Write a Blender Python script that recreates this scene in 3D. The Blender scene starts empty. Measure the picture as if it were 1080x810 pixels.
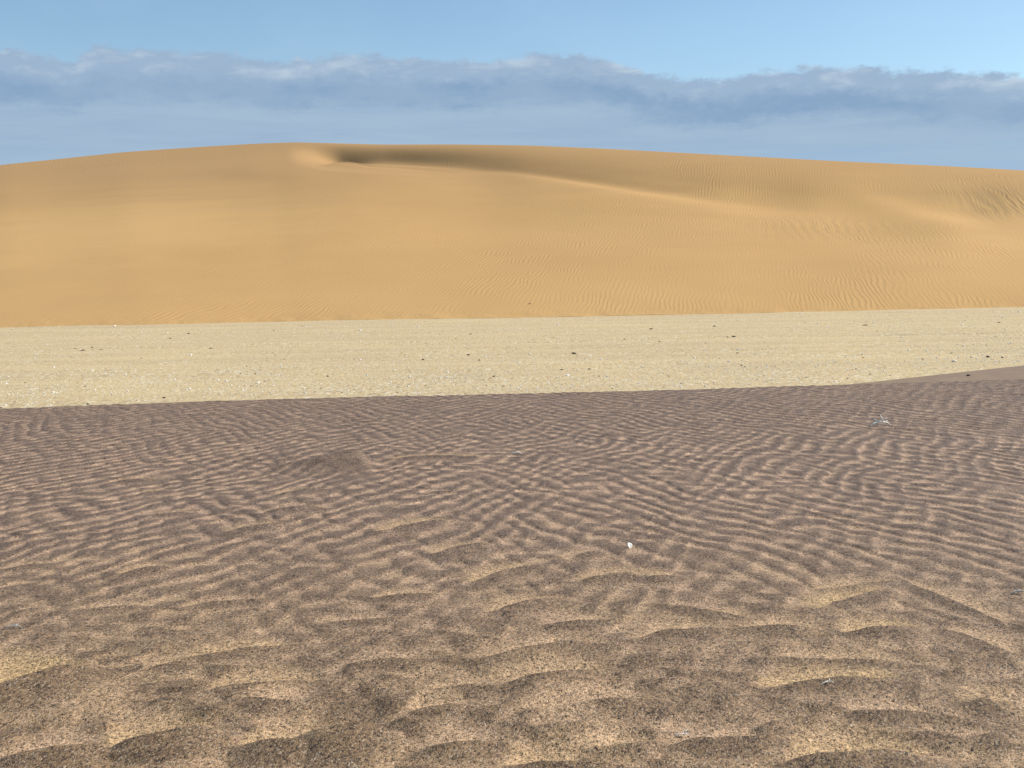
import bpy, bmesh, math, random
import numpy as np
from mathutils import Matrix, Vector

sc = bpy.context.scene
R = math.radians

# ------------------------------------------------------------------ camera
# All layout numbers below are read off a 1080 x 810 sheet; FPX is the focal
# length on that sheet, ROLL the slight tilt of the hand held camera.
FPX, ZC = 1200.0, 2.4
PITCH, ROLL = math.atan(105 / FPX), R(1.0)
fwd = np.array([0, math.cos(PITCH), -math.sin(PITCH)])
rgt0 = np.array([1.0, 0, 0])
up0 = np.cross(rgt0, fwd)
rgt = math.cos(ROLL) * rgt0 - math.sin(ROLL) * up0
upv = math.sin(ROLL) * rgt0 + math.cos(ROLL) * up0
cam = bpy.data.objects.new('camera', bpy.data.cameras.new('camera'))
sc.collection.objects.link(cam)
cam.data.sensor_width = 36.0
cam.data.lens = 36.0 * FPX / 1080
cam.data.clip_start = 0.1
cam.data.clip_end = 20000
cam.matrix_world = Matrix(((rgt[0], upv[0], -fwd[0], 0), (rgt[1], upv[1], -fwd[1], 0),
                           (rgt[2], upv[2], -fwd[2], ZC), (0, 0, 0, 1)))
sc.camera = cam


def ray(px, py):
    px = np.asarray(px, float); py = np.asarray(py, float)
    a = (px - 540) / FPX; b = (405 - py) / FPX
    return tuple(fwd[i] + a * rgt[i] + b * upv[i] for i in range(3))


def ray_ue(px, py):                       # tan(azimuth) and tan(elevation) along y
    x, y, z = ray(px, py)
    return x / y, z / y


def pix(X, Y, Z):                         # world -> sheet
    dz = np.asarray(Z, float) - ZC
    c = X * fwd[0] + Y * fwd[1] + dz * fwd[2]
    a = X * rgt[0] + Y * rgt[1] + dz * rgt[2]
    b = X * upv[0] + Y * upv[1] + dz * upv[2]
    return 540 + FPX * a / c, 405 - FPX * b / c


def at(px, py, z):                        # ground point on the plane at height z
    x, y, dz = ray(px, py)
    t = (z - ZC) / dz
    return x * t, y * t


# ------------------------------------------------------------------ sky, sun
SUN_EL, SUN_AZ = R(41), R(76)             # azimuth to the right of straight ahead
SUN_STR, SKY_STR = 4.2, 0.075
sc.view_settings.view_transform = 'Standard'
sc.view_settings.look = 'None'
sc.view_settings.exposure = 0.3
sc.view_settings.gamma = 1.0
sc.view_settings.use_curve_mapping = False

sun = bpy.data.objects.new('sun', bpy.data.lights.new('sun', 'SUN'))
sc.collection.objects.link(sun)
sun.data.energy = SUN_STR
sun.data.angle = R(0.5)
sun.data.color = (1.0, 0.955, 0.88)
sdir = Vector((math.cos(SUN_EL) * math.sin(SUN_AZ), math.cos(SUN_EL) * math.cos(SUN_AZ), math.sin(SUN_EL)))
sun.rotation_euler = sdir.to_track_quat('Z', 'Y').to_euler()


class NT:
    """tiny helper around a node tree"""
    def __init__(self, nt):
        self.nt = nt; self.n = nt.nodes; self.l = nt.links

    def node(self, kind, **kw):
        nd = self.n.new(kind)
        for k, v in kw.items():
            setattr(nd, k, v)
        return nd

    def put(self, sock, v):
        if isinstance(v, bpy.types.NodeSocket):
            self.l.new(v, sock)
        elif v is not None:
            if isinstance(v, (tuple, list)) and len(v) == 3 and sock.type == 'RGBA':
                v = (*v, 1)
            sock.default_value = v

    def math(self, op, a, b=None, c=None, clamp=False):
        nd = self.node('ShaderNodeMath', operation=op, use_clamp=clamp)
        for i, v in enumerate((a, b, c)):
            if v is not None:
                self.put(nd.inputs[i], v)
        return nd.outputs[0]

    def mix(self, f, a, b, blend='MIX'):
        nd = self.node('ShaderNodeMix', data_type='RGBA', blend_type=blend)
        self.put(nd.inputs[0], f); self.put(nd.inputs[6], a); self.put(nd.inputs[7], b)
        return nd.outputs[2]

    def ss(self, v, lo, hi):
        nd = self.node('ShaderNodeMapRange', interpolation_type='SMOOTHSTEP')
        self.put(nd.inputs[0], v); self.put(nd.inputs[1], lo); self.put(nd.inputs[2], hi)
        return nd.outputs[0]

    def noise(self, vec, scale, detail=3, rough=0.55, dist=0.0):
        nd = self.node('ShaderNodeTexNoise')
        self.put(nd.inputs['Vector'], vec)
        nd.inputs['Scale'].default_value = scale
        nd.inputs['Detail'].default_value = detail
        nd.inputs['Roughness'].default_value = rough
        nd.inputs['Distortion'].default_value = dist
        return nd.outputs[0]

    def mapping(self, vec, scale=(1, 1, 1), loc=(0, 0, 0), rot=(0, 0, 0)):
        nd = self.node('ShaderNodeMapping')
        self.put(nd.inputs[0], vec)
        nd.inputs['Scale'].default_value = scale
        nd.inputs['Location'].default_value = loc
        nd.inputs['Rotation'].default_value = rot
        return nd.outputs[0]

    def voro(self, vec, scale):
        nd = self.node('ShaderNodeTexVoronoi')
        self.put(nd.inputs['Vector'], vec)
        nd.inputs['Scale'].default_value = scale
        sep = self.node('ShaderNodeSeparateColor')
        self.l.new(nd.outputs['Color'], sep.inputs[0])
        return sep.outputs[0], sep.outputs[1], nd.outputs['Distance']

    def curve(self, v, pts):
        nd = self.node('ShaderNodeFloatCurve')
        cu = nd.mapping.curves[0]
        while len(cu.points) > 2:
            cu.points.remove(cu.points[1])
        cu.points[0].location = pts[0]; cu.points[-1].location = pts[-1]
        for p in pts[1:-1]:
            cu.points.new(*p)
        nd.mapping.update()
        self.put(nd.inputs['Value'], v)
        return nd.outputs[0]


def make_world():
    w = bpy.data.worlds.new('World'); sc.world = w; w.use_nodes = True
    T = NT(w.node_tree); T.n.clear()
    out = T.node('ShaderNodeOutputWorld'); bg = T.node('ShaderNodeBackground')
    T.l.new(bg.outputs[0], out.inputs[0])
    bg.inputs[1].default_value = SKY_STR
    sky = T.node('ShaderNodeTexSky', sky_type='NISHITA')
    sky.sun_disc = False
    sky.sun_elevation = SUN_EL
    sky.sun_rotation = SUN_AZ
    sky.altitude = 0; sky.air_density = 1.0; sky.dust_density = 0.4; sky.ozone_density = 3.0
    tc = T.node('ShaderNodeTexCoord')
    d = tc.outputs['Generated']
    sep = T.node('ShaderNodeSeparateXYZ'); T.l.new(d, sep.inputs[0])
    # bank of low cloud standing along the horizon
    az = T.math('ARCTAN2', sep.outputs[0], sep.outputs[1])
    el = T.math('ARCSINE', sep.outputs[2])
    vec = T.node('ShaderNodeCombineXYZ')
    T.put(vec.inputs[0], az); T.put(vec.inputs[1], el)
    v = vec.outputs[0]
    tops = [(-200, 56), (-60, 60), (0, 52), (40, 57), (75, 62), (112, 47), (140, 53), (200, 54), (250, 57), (285, 63),
            (340, 59), (385, 57), (430, 61), (500, 63), (565, 57), (620, 59), (655, 67), (700, 80), (760, 82),
            (815, 73), (880, 70), (930, 74), (1000, 74), (1080, 79), (1200, 72), (1300, 78)]
    A0, A1, E0, E1 = -0.75, 0.75, 0.10, 0.30
    pts = []
    for px, py in tops:
        x, y, z = ray(px, py)
        a = math.atan2(x, y); e = math.asin(z / math.sqrt(x * x + y * y + z * z))
        pts.append(((a - A0) / (A1 - A0), (e - E0) / (E1 - E0)))
    pts = [(0, pts[0][1])] + pts + [(1, pts[-1][1])]
    an = T.math('DIVIDE', T.math('SUBTRACT', az, A0), A1 - A0, clamp=True)
    top = T.math('ADD', T.math('MULTIPLY', T.curve(an, pts), E1 - E0), E0)
    n1 = T.noise(T.mapping(v, (1, 1.6, 1)), 38, 5, 0.6)
    n2 = T.noise(T.mapping(v, (1, 1.5, 1), (3, 1, 0)), 120, 4, 0.62)
    wob = T.math('ADD', T.math('MULTIPLY', T.math('SUBTRACT', n1, 0.5), 0.022),
                 T.math('MULTIPLY', T.math('SUBTRACT', n2, 0.5), 0.011))
    dep = T.math('SUBTRACT', T.math('ADD', top, wob), el)          # depth below the ragged top edge
    cover = T.ss(dep, -0.0022, 0.0045)
    n3 = T.noise(T.mapping(v, (1, 2.6, 1), (7, 2, 0)), 13, 6, 0.6)
    n4 = T.noise(T.mapping(v, (1, 3.2, 1), (1, 5, 0)), 34, 5, 0.6, 0.4)
    n5 = T.noise(T.mapping(v, (1, 11, 1), (4, 9, 0)), 6, 6, 0.6, 0.3)
    puff = T.math('ADD', T.math('MULTIPLY', n3, 0.55), T.math('MULTIPLY', n4, 0.45))
    light = T.math('MULTIPLY', T.ss(puff, 0.46, 0.66), T.ss(dep, 0.034, 0.004))
    dd = T.math('ADD', dep, T.math('MULTIPLY', T.math('SUBTRACT', puff, 0.5), 0.035))
    pb = T.noise(T.mapping(v, (1, 2.2, 1), (9, 4, 0)), 9, 4, 0.6)
    belly = T.math('MULTIPLY', T.ss(dd, 0.010, 0.026), T.ss(dd, 0.047, 0.031))
    belly = T.math('MULTIPLY', belly, T.math('ADD', 0.4, T.math('MULTIPLY', T.ss(T.math('ADD', pb, T.math('MULTIPLY', az, 0.12)), 0.38, 0.6), 0.6)))
    veil = T.math('MULTIPLY', T.ss(dd, 0.024, 0.050), T.ss(n5, 0.36, 0.64))
    K = 1.0 / SKY_STR
    def col(r, g, b):
        return (r * K, g * K, b * K)
    c = T.mix(T.math('MULTIPLY', light, 0.95), col(*CLOUD['body']), col(*CLOUD['light']))
    c = T.mix(T.math('MULTIPLY', belly, 0.95), c, col(*CLOUD['belly']))
    c = T.mix(T.math('MULTIPLY', veil, 0.9), c, col(*CLOUD['veil']))
    low = T.ss(el, 0.125, 0.09)
    c = T.mix(T.math('MULTIPLY', low, T.math('ADD', 0.25, T.math('MULTIPLY', T.ss(n5, 0.62, 0.38), 0.5))), c, col(*CLOUD['low']))
    side = T.ss(T.math('ABSOLUTE', az), 1.5, 0.7)                    # the bank thins out to the sides and behind
    cover = T.math('MULTIPLY', cover, side)
    clear = T.mix(1.0, sky.outputs[0], CLEAR_TINT, 'MULTIPLY')
    # thin high cloud veiling the clear sky a little
    thin = T.math('MULTIPLY', T.ss(T.noise(T.mapping(v, (1, 2, 1), (2, 2, 0)), 9, 5, 0.6), 0.35, 0.8), 0.10)
    clear = T.mix(thin, clear, col(*CLOUD['thin']))
    fin = T.mix(T.math('MULTIPLY', cover, 0.97), clear, c)
    T.l.new(fin, bg.inputs[0])


CLEAR_TINT = (1.62, 1.66, 1.54)
CLOUD = dict(body=(0.275, 0.375, 0.505), light=(0.42, 0.51, 0.60), belly=(0.192, 0.297, 0.450),
             veil=(0.31, 0.415, 0.53), low=(0.272, 0.405, 0.56), thin=(0.45, 0.62, 0.78))
make_world()


# ------------------------------------------------------------------ noise and small maths
def noise2(x, y, seed=0):
    xi = np.floor(x).astype(np.int64); yi = np.floor(y).astype(np.int64)
    xf = x - xi; yf = y - yi
    sx = xf * xf * xf * (xf * (xf * 6 - 15) + 10); sy = yf * yf * yf * (yf * (yf * 6 - 15) + 10)

    def g(ix, iy, dx, dy):
        h = (ix * 374761393 + iy * 668265263 + seed * 974634777) & 0xffffffff
        h = ((h ^ (h >> 13)) * 1274126177) & 0xffffffff
        h = h ^ (h >> 16)
        a = (h & 0xffff) * (2 * math.pi / 65536.0)
        return np.cos(a) * dx + np.sin(a) * dy
    n00 = g(xi, yi, xf, yf); n10 = g(xi + 1, yi, xf - 1, yf)
    n01 = g(xi, yi + 1, xf, yf - 1); n11 = g(xi + 1, yi + 1, xf - 1, yf - 1)
    a = n00 + sx * (n10 - n00); b = n01 + sx * (n11 - n01)
    return (a + sy * (b - a)) * 1.5


def fbm(x, y, seed, octv=3, g=0.5):
    s = 0; a = 1.0
    for i in range(octv):
        s = s + a * noise2(x * 2 ** i, y * 2 ** i, seed + 17 * i); a *= g
    return s


def sstep(x, a, b):
    t = np.clip((x - a) / (b - a), 0, 1)
    return t * t * (3 - 2 * t)


def grid_mesh(name, V, nr, nc, mat, attrs=None, flip=False):
    me = bpy.data.meshes.new(name)
    me.vertices.add(nr * nc)
    me.vertices.foreach_set('co', V.reshape(-1).astype(np.float32))
    i = np.arange(nr - 1)[:, None] * nc + np.arange(nc - 1)[None, :]
    q = np.stack([i, i + 1, i + nc + 1, i + nc], -1).reshape(-1, 4)
    if flip:
        q = q[:, ::-1]
    nf = len(q)
    me.loops.add(nf * 4); me.polygons.add(nf)
    me.loops.foreach_set('vertex_index', q.reshape(-1).astype(np.int32))
    me.polygons.foreach_set('loop_start', np.arange(0, nf * 4, 4, dtype=np.int32))
    me.polygons.foreach_set('loop_total', np.full(nf, 4, np.int32))
    me.polygons.foreach_set('use_smooth', np.ones(nf, bool))
    for k, a in (attrs or {}).items():
        at_ = me.attributes.new(k, 'FLOAT', 'POINT')
        at_.data.foreach_set('value', a.reshape(-1).astype(np.float32))
    me.update(calc_edges=True)
    ob = bpy.data.objects.new(name, me)
    sc.collection.objects.link(ob)
    me.materials.append(mat)
    return ob


def new_mat(name, rough=0.9, spec=0.2):
    m = bpy.data.materials.new(name); m.use_nodes = True
    T = NT(m.node_tree)
    b = T.n['Principled BSDF']
    b.inputs['Roughness'].default_value = rough
    b.inputs['Specular IOR Level'].default_value = spec
    return m, T, b


def attr(T, name):
    return T.node('ShaderNodeAttribute', attribute_name=name).outputs['Fac']


def geo_pos(T):
    return T.node('ShaderNodeNewGeometry').outputs['Position']


def bump(T, h, strength, dist, normal=None):
    nd = T.node('ShaderNodeBump')
    nd.inputs['Strength'].default_value = strength
    nd.inputs['Distance'].default_value = dist
    T.put(nd.inputs['Height'], h)
    if normal is not None:
        T.l.new(normal, nd.inputs['Normal'])
    return nd.outputs[0]


# ------------------------------------------------------------------ sand materials
def mat_dark_sand():
    m, T, b = new_mat('dark_garnet_sand', 0.75, 0.25)
    p = geo_pos(T)
    yel, pale, bank = attr(T, 'yellow'), attr(T, 'pale'), attr(T, 'bank')
    n = T.noise(T.mapping(p, (1, 0.6, 1)), 2.2, 4, 0.6)
    n2 = T.noise(T.mapping(p, (1, 0.5, 1)), 0.35, 3, 0.5)
    dark = T.mix(T.ss(n2, 0.3, 0.7), (0.108, 0.070, 0.054), (0.124, 0.078, 0.057))
    dark = T.mix(T.math('MULTIPLY', T.ss(n, 0.35, 0.7), 0.3), dark, (0.16, 0.112, 0.08))
    sepp = T.node('ShaderNodeSeparateXYZ'); T.l.new(p, sepp.inputs[0])
    dark = T.mix(T.ss(sepp.outputs[1], 8.0, 4.0), dark, (0.128, 0.080, 0.047))
    c = T.mix(pale, dark, (0.47, 0.302, 0.190))
    c = T.mix(yel, c, (0.48, 0.312, 0.145))
    # grains: random light and dark coarse grains at several sizes
    q = T.mapping(p, (1, 0.62, 1))
    g1, r1, d1 = T.voro(q, 270)
    g2, r2, d2 = T.voro(T.mapping(q, (1, 1, 1), (3.1, 1.7, 0)), 150)
    g3, r3, d3 = T.voro(T.mapping(q, (1, 1, 1), (5.3, 9.1, 0)), 80)
    f = T.math('ADD', T.math('MULTIPLY', T.math('SUBTRACT', g1, 0.5), 1.2),
               T.math('MULTIPLY', T.math('SUBTRACT', g2, 0.5), 0.95))
    f = T.math('ADD', f, T.math('MULTIPLY', T.math('SUBTRACT', g3, 0.5), 0.45))
    g4, r4, d4 = T.voro(T.mapping(q, (1, 0.6, 1), (1.3, 2.1, 0)), 34)
    f = T.math('ADD', f, T.math('MULTIPLY', T.math('SUBTRACT', g4, 0.5), T.math('ADD', 0.12, T.math('MULTIPLY', T.ss(sepp.outputs[1], 5.0, 12.0), 0.4))))
    keep = T.math('SUBTRACT', 1.0, bank)
    f = T.math('MULTIPLY', f, T.math('ADD', T.math('MULTIPLY', keep, 0.85), 0.15))
    scl = T.math('ADD', 1.0, f)
    comb = T.node('ShaderNodeCombineColor')
    for i in range(3):
        T.put(comb.inputs[i], scl)
    bankc = T.mix(T.ss(n, 0.3, 0.7), (0.30, 0.203, 0.125), (0.265, 0.178, 0.112))
    c = T.mix(bank, c, bankc)
    c = T.mix(1.0, c, comb.outputs[0], 'MULTIPLY')
    # hue scatter between purple garnet and yellow quartz grains
    c = T.mix(T.math('MULTIPLY', T.ss(r2, 0.55, 0.95), T.math('MULTIPLY', keep, 0.42)), c, (0.38, 0.235, 0.105))
    # bright quartz and black grains
    w = T.math('MAXIMUM', T.math('MULTIPLY', T.math('GREATER_THAN', r1, 0.968), 0.55),
               T.math('MULTIPLY', T.math('GREATER_THAN', r2, 0.975), 0.35))
    c = T.mix(T.math('MULTIPLY', w, keep), c, (0.56, 0.46, 0.34))
    k = T.math('MAXIMUM', T.math('MULTIPLY', T.math('LESS_THAN', r1, 0.06), 0.75),
               T.math('MULTIPLY', T.math('LESS_THAN', r2, 0.04), 0.45))
    c = T.mix(T.math('MULTIPLY', k, keep), c, (0.035, 0.026, 0.022))
    T.l.new(c, b.inputs['Base Color'])
    h = T.math('ADD', T.math('MULTIPLY', T.math('SUBTRACT', 1.0, d1), 0.6), T.math('MULTIPLY', T.math('SUBTRACT', 1.0, d2), 0.8))
    h = T.math('MULTIPLY', h, keep)
    T.l.new(bump(T, h, 0.45, 0.006), b.inputs['Normal'])
    return m


def mat_gravel():
    m, T, b = new_mat('gravel_plain_sand', 0.95, 0.1)
    p = geo_pos(T)
    st = T.noise(T.mapping(p, (0.05, 0.9, 1), rot=(0, 0, R(1.5))), 0.5, 6, 0.65)        # wind and wheel streaks
    st2 = T.noise(T.mapping(p, (0.03, 0.7, 1), (3, 7, 0)), 1.3, 4, 0.6)
    pt = T.noise(T.mapping(p, (0.5, 0.35, 1)), 0.25, 4, 0.6)
    gr = T.noise(T.mapping(p, (1, 0.35, 1)), 9, 4, 0.7)
    c = T.mix(T.ss(st, 0.3, 0.7), (0.505, 0.375, 0.208), (0.58, 0.435, 0.242))
    c = T.mix(T.math('MULTIPLY', T.ss(st2, 0.52, 0.7), 0.4), c, (0.42, 0.335, 0.205))
    c = T.mix(T.math('MULTIPLY', T.ss(pt, 0.45, 0.7), 0.35), c, (0.66, 0.50, 0.25))
    c = T.mix(T.math('MULTIPLY', T.ss(gr, 0.55, 0.72), 0.4), c, (0.36, 0.28, 0.16))
    c = T.mix(T.math('MULTIPLY', T.ss(gr, 0.42, 0.30), 0.35), c, (0.72, 0.60, 0.40))
    pq = T.mapping(p, (1, 0.4, 1))
    a1, a2, a3 = T.voro(pq, 11)
    b1, b2, b3 = T.voro(T.mapping(pq, (1, 1, 1), (2.3, 4.1, 0)), 24)
    pm = T.ss(T.noise(T.mapping(p, (0.12, 0.2, 1), (5, 5, 0)), 1.6, 4, 0.65), 0.35, 0.65)
    c = T.mix(T.math('MULTIPLY', T.math('GREATER_THAN', a1, 0.90), T.math('MULTIPLY', pm, 0.6)), c, (0.74, 0.66, 0.48))
    c = T.mix(T.math('MULTIPLY', T.math('LESS_THAN', a1, 0.09), T.math('MULTIPLY', pm, 0.55)), c, (0.25, 0.18, 0.10))
    c = T.mix(T.math('MULTIPLY', T.math('GREATER_THAN', b1, 0.85), 0.35), c, (0.72, 0.62, 0.44))
    c = T.mix(T.math('MULTIPLY', T.math('LESS_THAN', b1, 0.15), 0.35), c, (0.30, 0.22, 0.12))
    T.l.new(c, b.inputs['Base Color'])
    T.l.new(bump(T, T.math('ADD', gr, T.math('MULTIPLY', a3, -0.5)), 0.6, 0.04), b.inputs['Normal'])
    return m


def mat_dune():
    m, T, b = new_mat('orange_dune_sand', 0.95, 0.08)
    p = geo_pos(T)
    n = T.noise(T.mapping(p, (0.02, 0.02, 0.06)), 1.0, 5, 0.6)
    gr = T.noise(T.mapping(p, (1, 0.5, 1)), 3.0, 4, 0.75)
    sort = attr(T, 'sort')
    c = T.mix(T.ss(n, 0.3, 0.7), (0.505, 0.300, 0.118), (0.575, 0.350, 0.142))
    st = T.noise(T.mapping(p, (0.02, 0.05, 0.2), (4, 2, 1)), 1.0, 7, 0.68, 0.8)
    c = T.mix(T.math('MULTIPLY', T.ss(st, 0.42, 0.7), 0.25), c, (0.44, 0.275, 0.125))
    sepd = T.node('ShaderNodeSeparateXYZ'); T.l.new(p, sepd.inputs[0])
    c = T.mix(T.math('MULTIPLY', T.ss(T.math('ADD', sepd.outputs[2], T.math('MULTIPLY', st, 8.0)), 12.0, 26.0), 0.72), c, (0.43, 0.255, 0.115))  # upper face and crest darkened in colour, standing in for shade
    c = T.mix(T.math('MULTIPLY', T.ss(gr, 0.5, 0.75), 0.22), c, (0.48, 0.29, 0.11))
    c = T.mix(T.math('MULTIPLY', sort, 0.75), c, (0.30, 0.20, 0.11))
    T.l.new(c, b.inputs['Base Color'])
    T.l.new(bump(T, gr, 0.25, 0.06), b.inputs['Normal'])
    return m


M_DARK, M_GRAVEL, M_DUNE = mat_dark_sand(), mat_gravel(), mat_dune()

# ------------------------------------------------------------------ gravel plain: one sheet out to the horizon
def plain_h(X, Y):
    m = sstep(Y, 18, 26) * (1 - sstep(Y, 95, 118)) * (1 - sstep(np.abs(X), 80, 110))
    Z = m * (0.035 * fbm(X / 9, Y / 3.0, 5, 4) + 0.012 * fbm(X / 6, Y / 0.9, 9, 2))
    # low wind-streaked wheel tracks across the plain
    for y0, d in ((47.5, .03), (49.2, .03), (62.0, .02)):
        yy = y0 + 0.018 * X + 0.4 * noise2(X / 25, X * 0 + y0, 3)
        Z = Z + m * d * (np.exp(-((Y - yy - 0.45) / 0.25) ** 2) - 1.2 * np.exp(-((Y - yy) / 0.3) ** 2))
    return Z


def plain_z(x, y):
    return float(plain_h(np.array([float(x)]), np.array([float(y)]))[0])


def build_plain():
    xs = np.concatenate([[-6000, -2500, -900, -400, -200], np.linspace(-110, 110, 221), [200, 400, 900, 2500, 6000]])
    ys = np.concatenate([[-6000, -2000, -500, -100, -20, 5, 15], np.linspace(18, 118, 460), [150, 220, 400, 900, 2500, 8000]])
    X, Y = np.meshgrid(xs, ys)
    Z = plain_h(X, Y)
    ob = grid_mesh('gravel_plain', np.stack([X, Y, Z], -1), *X.shape, M_GRAVEL)
    ob['kind'] = 'structure'
    return ob


build_plain()


# ------------------------------------------------------------------ dune
def curve_dist(px, py, pts):
    """signed vertical offset from a polyline (sheet px), and the place along it 0..1"""
    xs = np.array([p[0] for p in pts], float); ys = np.array([p[1] for p in pts], float)
    yc = np.interp(px, xs, ys)
    return py - yc, np.clip((px - xs[0]) / (xs[-1] - xs[0]), -1, 2)


def build_dune():
    crest_px = [(-1500, 372), (-1150, 350), (-800, 312), (-500, 266), (-300, 230), (-150, 199), (0, 173), (60, 167), (130, 159.5), (210, 154), (270, 150.5), (310, 149), (350, 150),
                (400, 151.5), (480, 151.3), (560, 152.5), (640, 156), (760, 162.5), (880, 169), (1000, 174.5), (1080, 179),
                (1200, 190), (1350, 205), (1650, 240), (2000, 276), (2350, 296), (2700, 308)]
    toe_px = [(-1500, 372.5), (-800, 360), (-300, 351), (0, 345.5), (150, 342.5), (300, 339), (540, 335), (760, 331), (900, 328), (1080, 324), (1350, 319), (2000, 308), (2700, 296)]
    cu = np.array([ray_ue(*p) for p in crest_px]); tu = np.array([ray_ue(*p) for p in toe_px])
    uin = np.linspace(-0.52, 0.52, 1700)
    gap = np.cumsum((uin[1] - uin[0]) * 1.018 ** np.arange(1, 400))       # columns grow slowly wider beyond the view
    gap = gap[gap < 1.0]
    u = np.concatenate([uin[0] - gap[::-1], uin, uin[-1] + gap])
    ec = np.interp(u, cu[:, 0], cu[:, 1]); et = np.interp(u, tu[:, 0], tu[:, 1])
    ec = np.maximum(ec, et + 0.0015)
    k = np.ones(41) / 41
    ec = np.convolve(np.pad(ec, 20, 'edge'), k, 'valid')
    NR = 420
    t = np.linspace(0, 1, NR)[:, None]
    t = t * 0.995
    E = et + (ec - et) * t
    Ug = np.broadcast_to(u, E.shape)
    # sheet position of every grid point (only to read the photograph's relief)
    d = fwd[None, None, :] * 0
    zx = Ug * 100; zy = np.full_like(E, 100.0); zz = ZC + E * 100
    px, py = pix(zx, zy, zz)
    s = np.full_like(E, 0.262)
    s -= 0.085 * (1 - sstep(px, -150, 520))
    s -= 0.030 * sstep(px, 330, 760) * sstep(py, 195, 300)
    s -= 0.025 * sstep(py, 315, 345)
    s += 0.004 * fbm(px / 200, py / 30, 31, 2)
    s = np.maximum(s, np.maximum(E, 0) + 0.042)
    # the ground slope along each line of sight gives the distance
    Y = np.empty_like(E)
    # distance of the toe: where the line of sight meets the plain
    Y[0] = ZC / -et
    for i in range(1, NR):
        sm = 0.5 * (s[i] + s[i - 1]); em = 0.5 * (E[i] + E[i - 1])
        Y[i] = Y[i - 1] * np.exp((E[i] - E[i - 1]) / (sm - em))
    # smooth sideways so that no column stands apart
    kk = np.ones(25) / 25
    lY = np.log(Y)
    for _ in range(2):
        lY = np.apply_along_axis(lambda r: np.convolve(np.pad(r, 12, 'edge'), kk, 'valid'), 1, lY)
    tot = lY[-1] - lY[0]
    cf = np.polynomial.polynomial.Polynomial.fit(u, tot, 10)
    lY = lY[0] + (lY - lY[0]) * (cf(u) / tot)
    Y = np.exp(lY)
    Z = ZC + E * Y
    X = Ug * Y
    # relief of the hollows under the crest: a flatter shelf in front, a steeper wall behind
    dYr = np.diff(Y, axis=0, prepend=Y[:1])
    kq = np.ones(171) / 171
    dz = np.zeros_like(E)
    for it in range(4):
        px, py = pix(X, Y, Z + dz)
        ds = np.zeros_like(E)
        # dark wall under the crest
        a, q = curve_dist(px, py, [(350, 171), (440, 175), (540, 178), (640, 192), (760, 210), (860, 222), (960, 218), (1080, 222)])
        crest_y = np.interp(px, [p[0] for p in crest_px], [p[1] for p in crest_px])
        mid = (py - crest_y) / np.maximum(py - a - crest_y, 5)
        wall = np.where(a < 0, np.clip(1 - np.abs((mid - 0.62) / 0.62), 0, 1), np.exp(-(a / 3.5) ** 2) * 0.35)
        ds += 0.20 * wall * sstep(px, 380, 520) * (1 - 0.35 * sstep(px, 800, 1000))
        a2, q2 = curve_dist(px, py, [(360, 170), (460, 173), (540, 177), (640, 189), (720, 199), (800, 211)])
        ds += 0.14 * np.exp(-(a2 / 5) ** 2) * sstep(px, 400, 520) * (1 - sstep(px, 640, 800))
        # flatter shelves
        b2, q2 = curve_dist(px, py, [(530, 181), (580, 188), (640, 199), (700, 209), (780, 221), (850, 234), (920, 250), (1000, 268)])
        wd = np.interp(px, [530, 620, 760, 900], [4.0, 6.0, 10, 20])
        am = np.interp(px, [495, 560, 640, 760, 880, 1000], [0, .125, .12, .085, .05, 0])
        ds -= am * np.exp(-(b2 / wd) ** 2)
        b3, _ = curve_dist(px, py, [(880, 200), (930, 212), (980, 226), (1040, 238), (1100, 246)])
        ds -= 0.085 * np.exp(-(b3 / 10) ** 2) * sstep(px, 880, 930) * (1 - sstep(px, 1010, 1090))
        # darker rough patches at the right
        ds += 0.05 * np.exp(-((px - 1055) / 45) ** 2 - ((py - 213) / 12) ** 2)
        ds += 0.05 * np.exp(-((px - 865) / 55) ** 2 - ((py - 246) / 9) ** 2)
        ds += 0.05 * np.exp(-((px - 275) / 45) ** 2 - ((py - 186) / 6) ** 2)
        nz = np.cumsum(ds * dYr, axis=0) * 1.5
        D = nz[-1]
        for _ in range(2):
            D = np.convolve(np.pad(D, 85, 'edge'), kq, 'valid')
        nz = nz - D * sstep(t, 0.08, 0.78)
        nz = nz - nz[-1] * sstep(t, 0.70, 1.0)
        ks = np.ones(31) / 31
        for _ in range(2):
            nz = np.apply_along_axis(lambda r: np.convolve(np.pad(r, 15, 'edge'), ks, 'valid'), 1, nz)
        # the bowl under the summit: rounded left end, low near lip, steep far wall
        lip = np.interp(px, [290, 310, 345, 390, 450, 540], [169, 173.5, 178.5, 182, 184.5, 186])
        cy = np.interp(px, [p[0] for p in crest_px], [p[1] for p in crest_px])
        w = (lip + 2.5 - py) / np.maximum(lip + 2.5 - cy, 6)
        bowl = sstep(w, 0.0, 0.40) * (1 - sstep(w, 0.45, 0.95)) * sstep(px, 303, 362) * (1 - sstep(px, 400, 560))
        corner = np.exp(-((px - 366) / 22) ** 2 - ((py - 170.5) / 5.0) ** 2)
        nz = nz - 1.9 * bowl - 0.8 * corner
        dz = 0.3 * dz + 0.7 * nz
    k2 = np.ones(9) / 9
    dz = np.apply_along_axis(lambda r: np.convolve(np.pad(r, 4, 'edge'), k2, 'valid'), 1, dz)
    Z = Z + dz
    
    # ripples: crests run up the face, leaning right
    wx = 1.3 * fbm(X / 16, Y / 34, 3, 2) + 0.7 * noise2(X / 2.2, Y / 4, 8) + 0.35 * noise2(X / 0.9, Y / 2.2, 18)
    lean = np.interp(px, [0, 300, 560, 760, 900, 1080], [0.55, 0.5, 0.36, 0.22, 0.12, 0.05])
    lam = 0.66
    ph = (X - lean * Y * 1.0) / lam + wx
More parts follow.
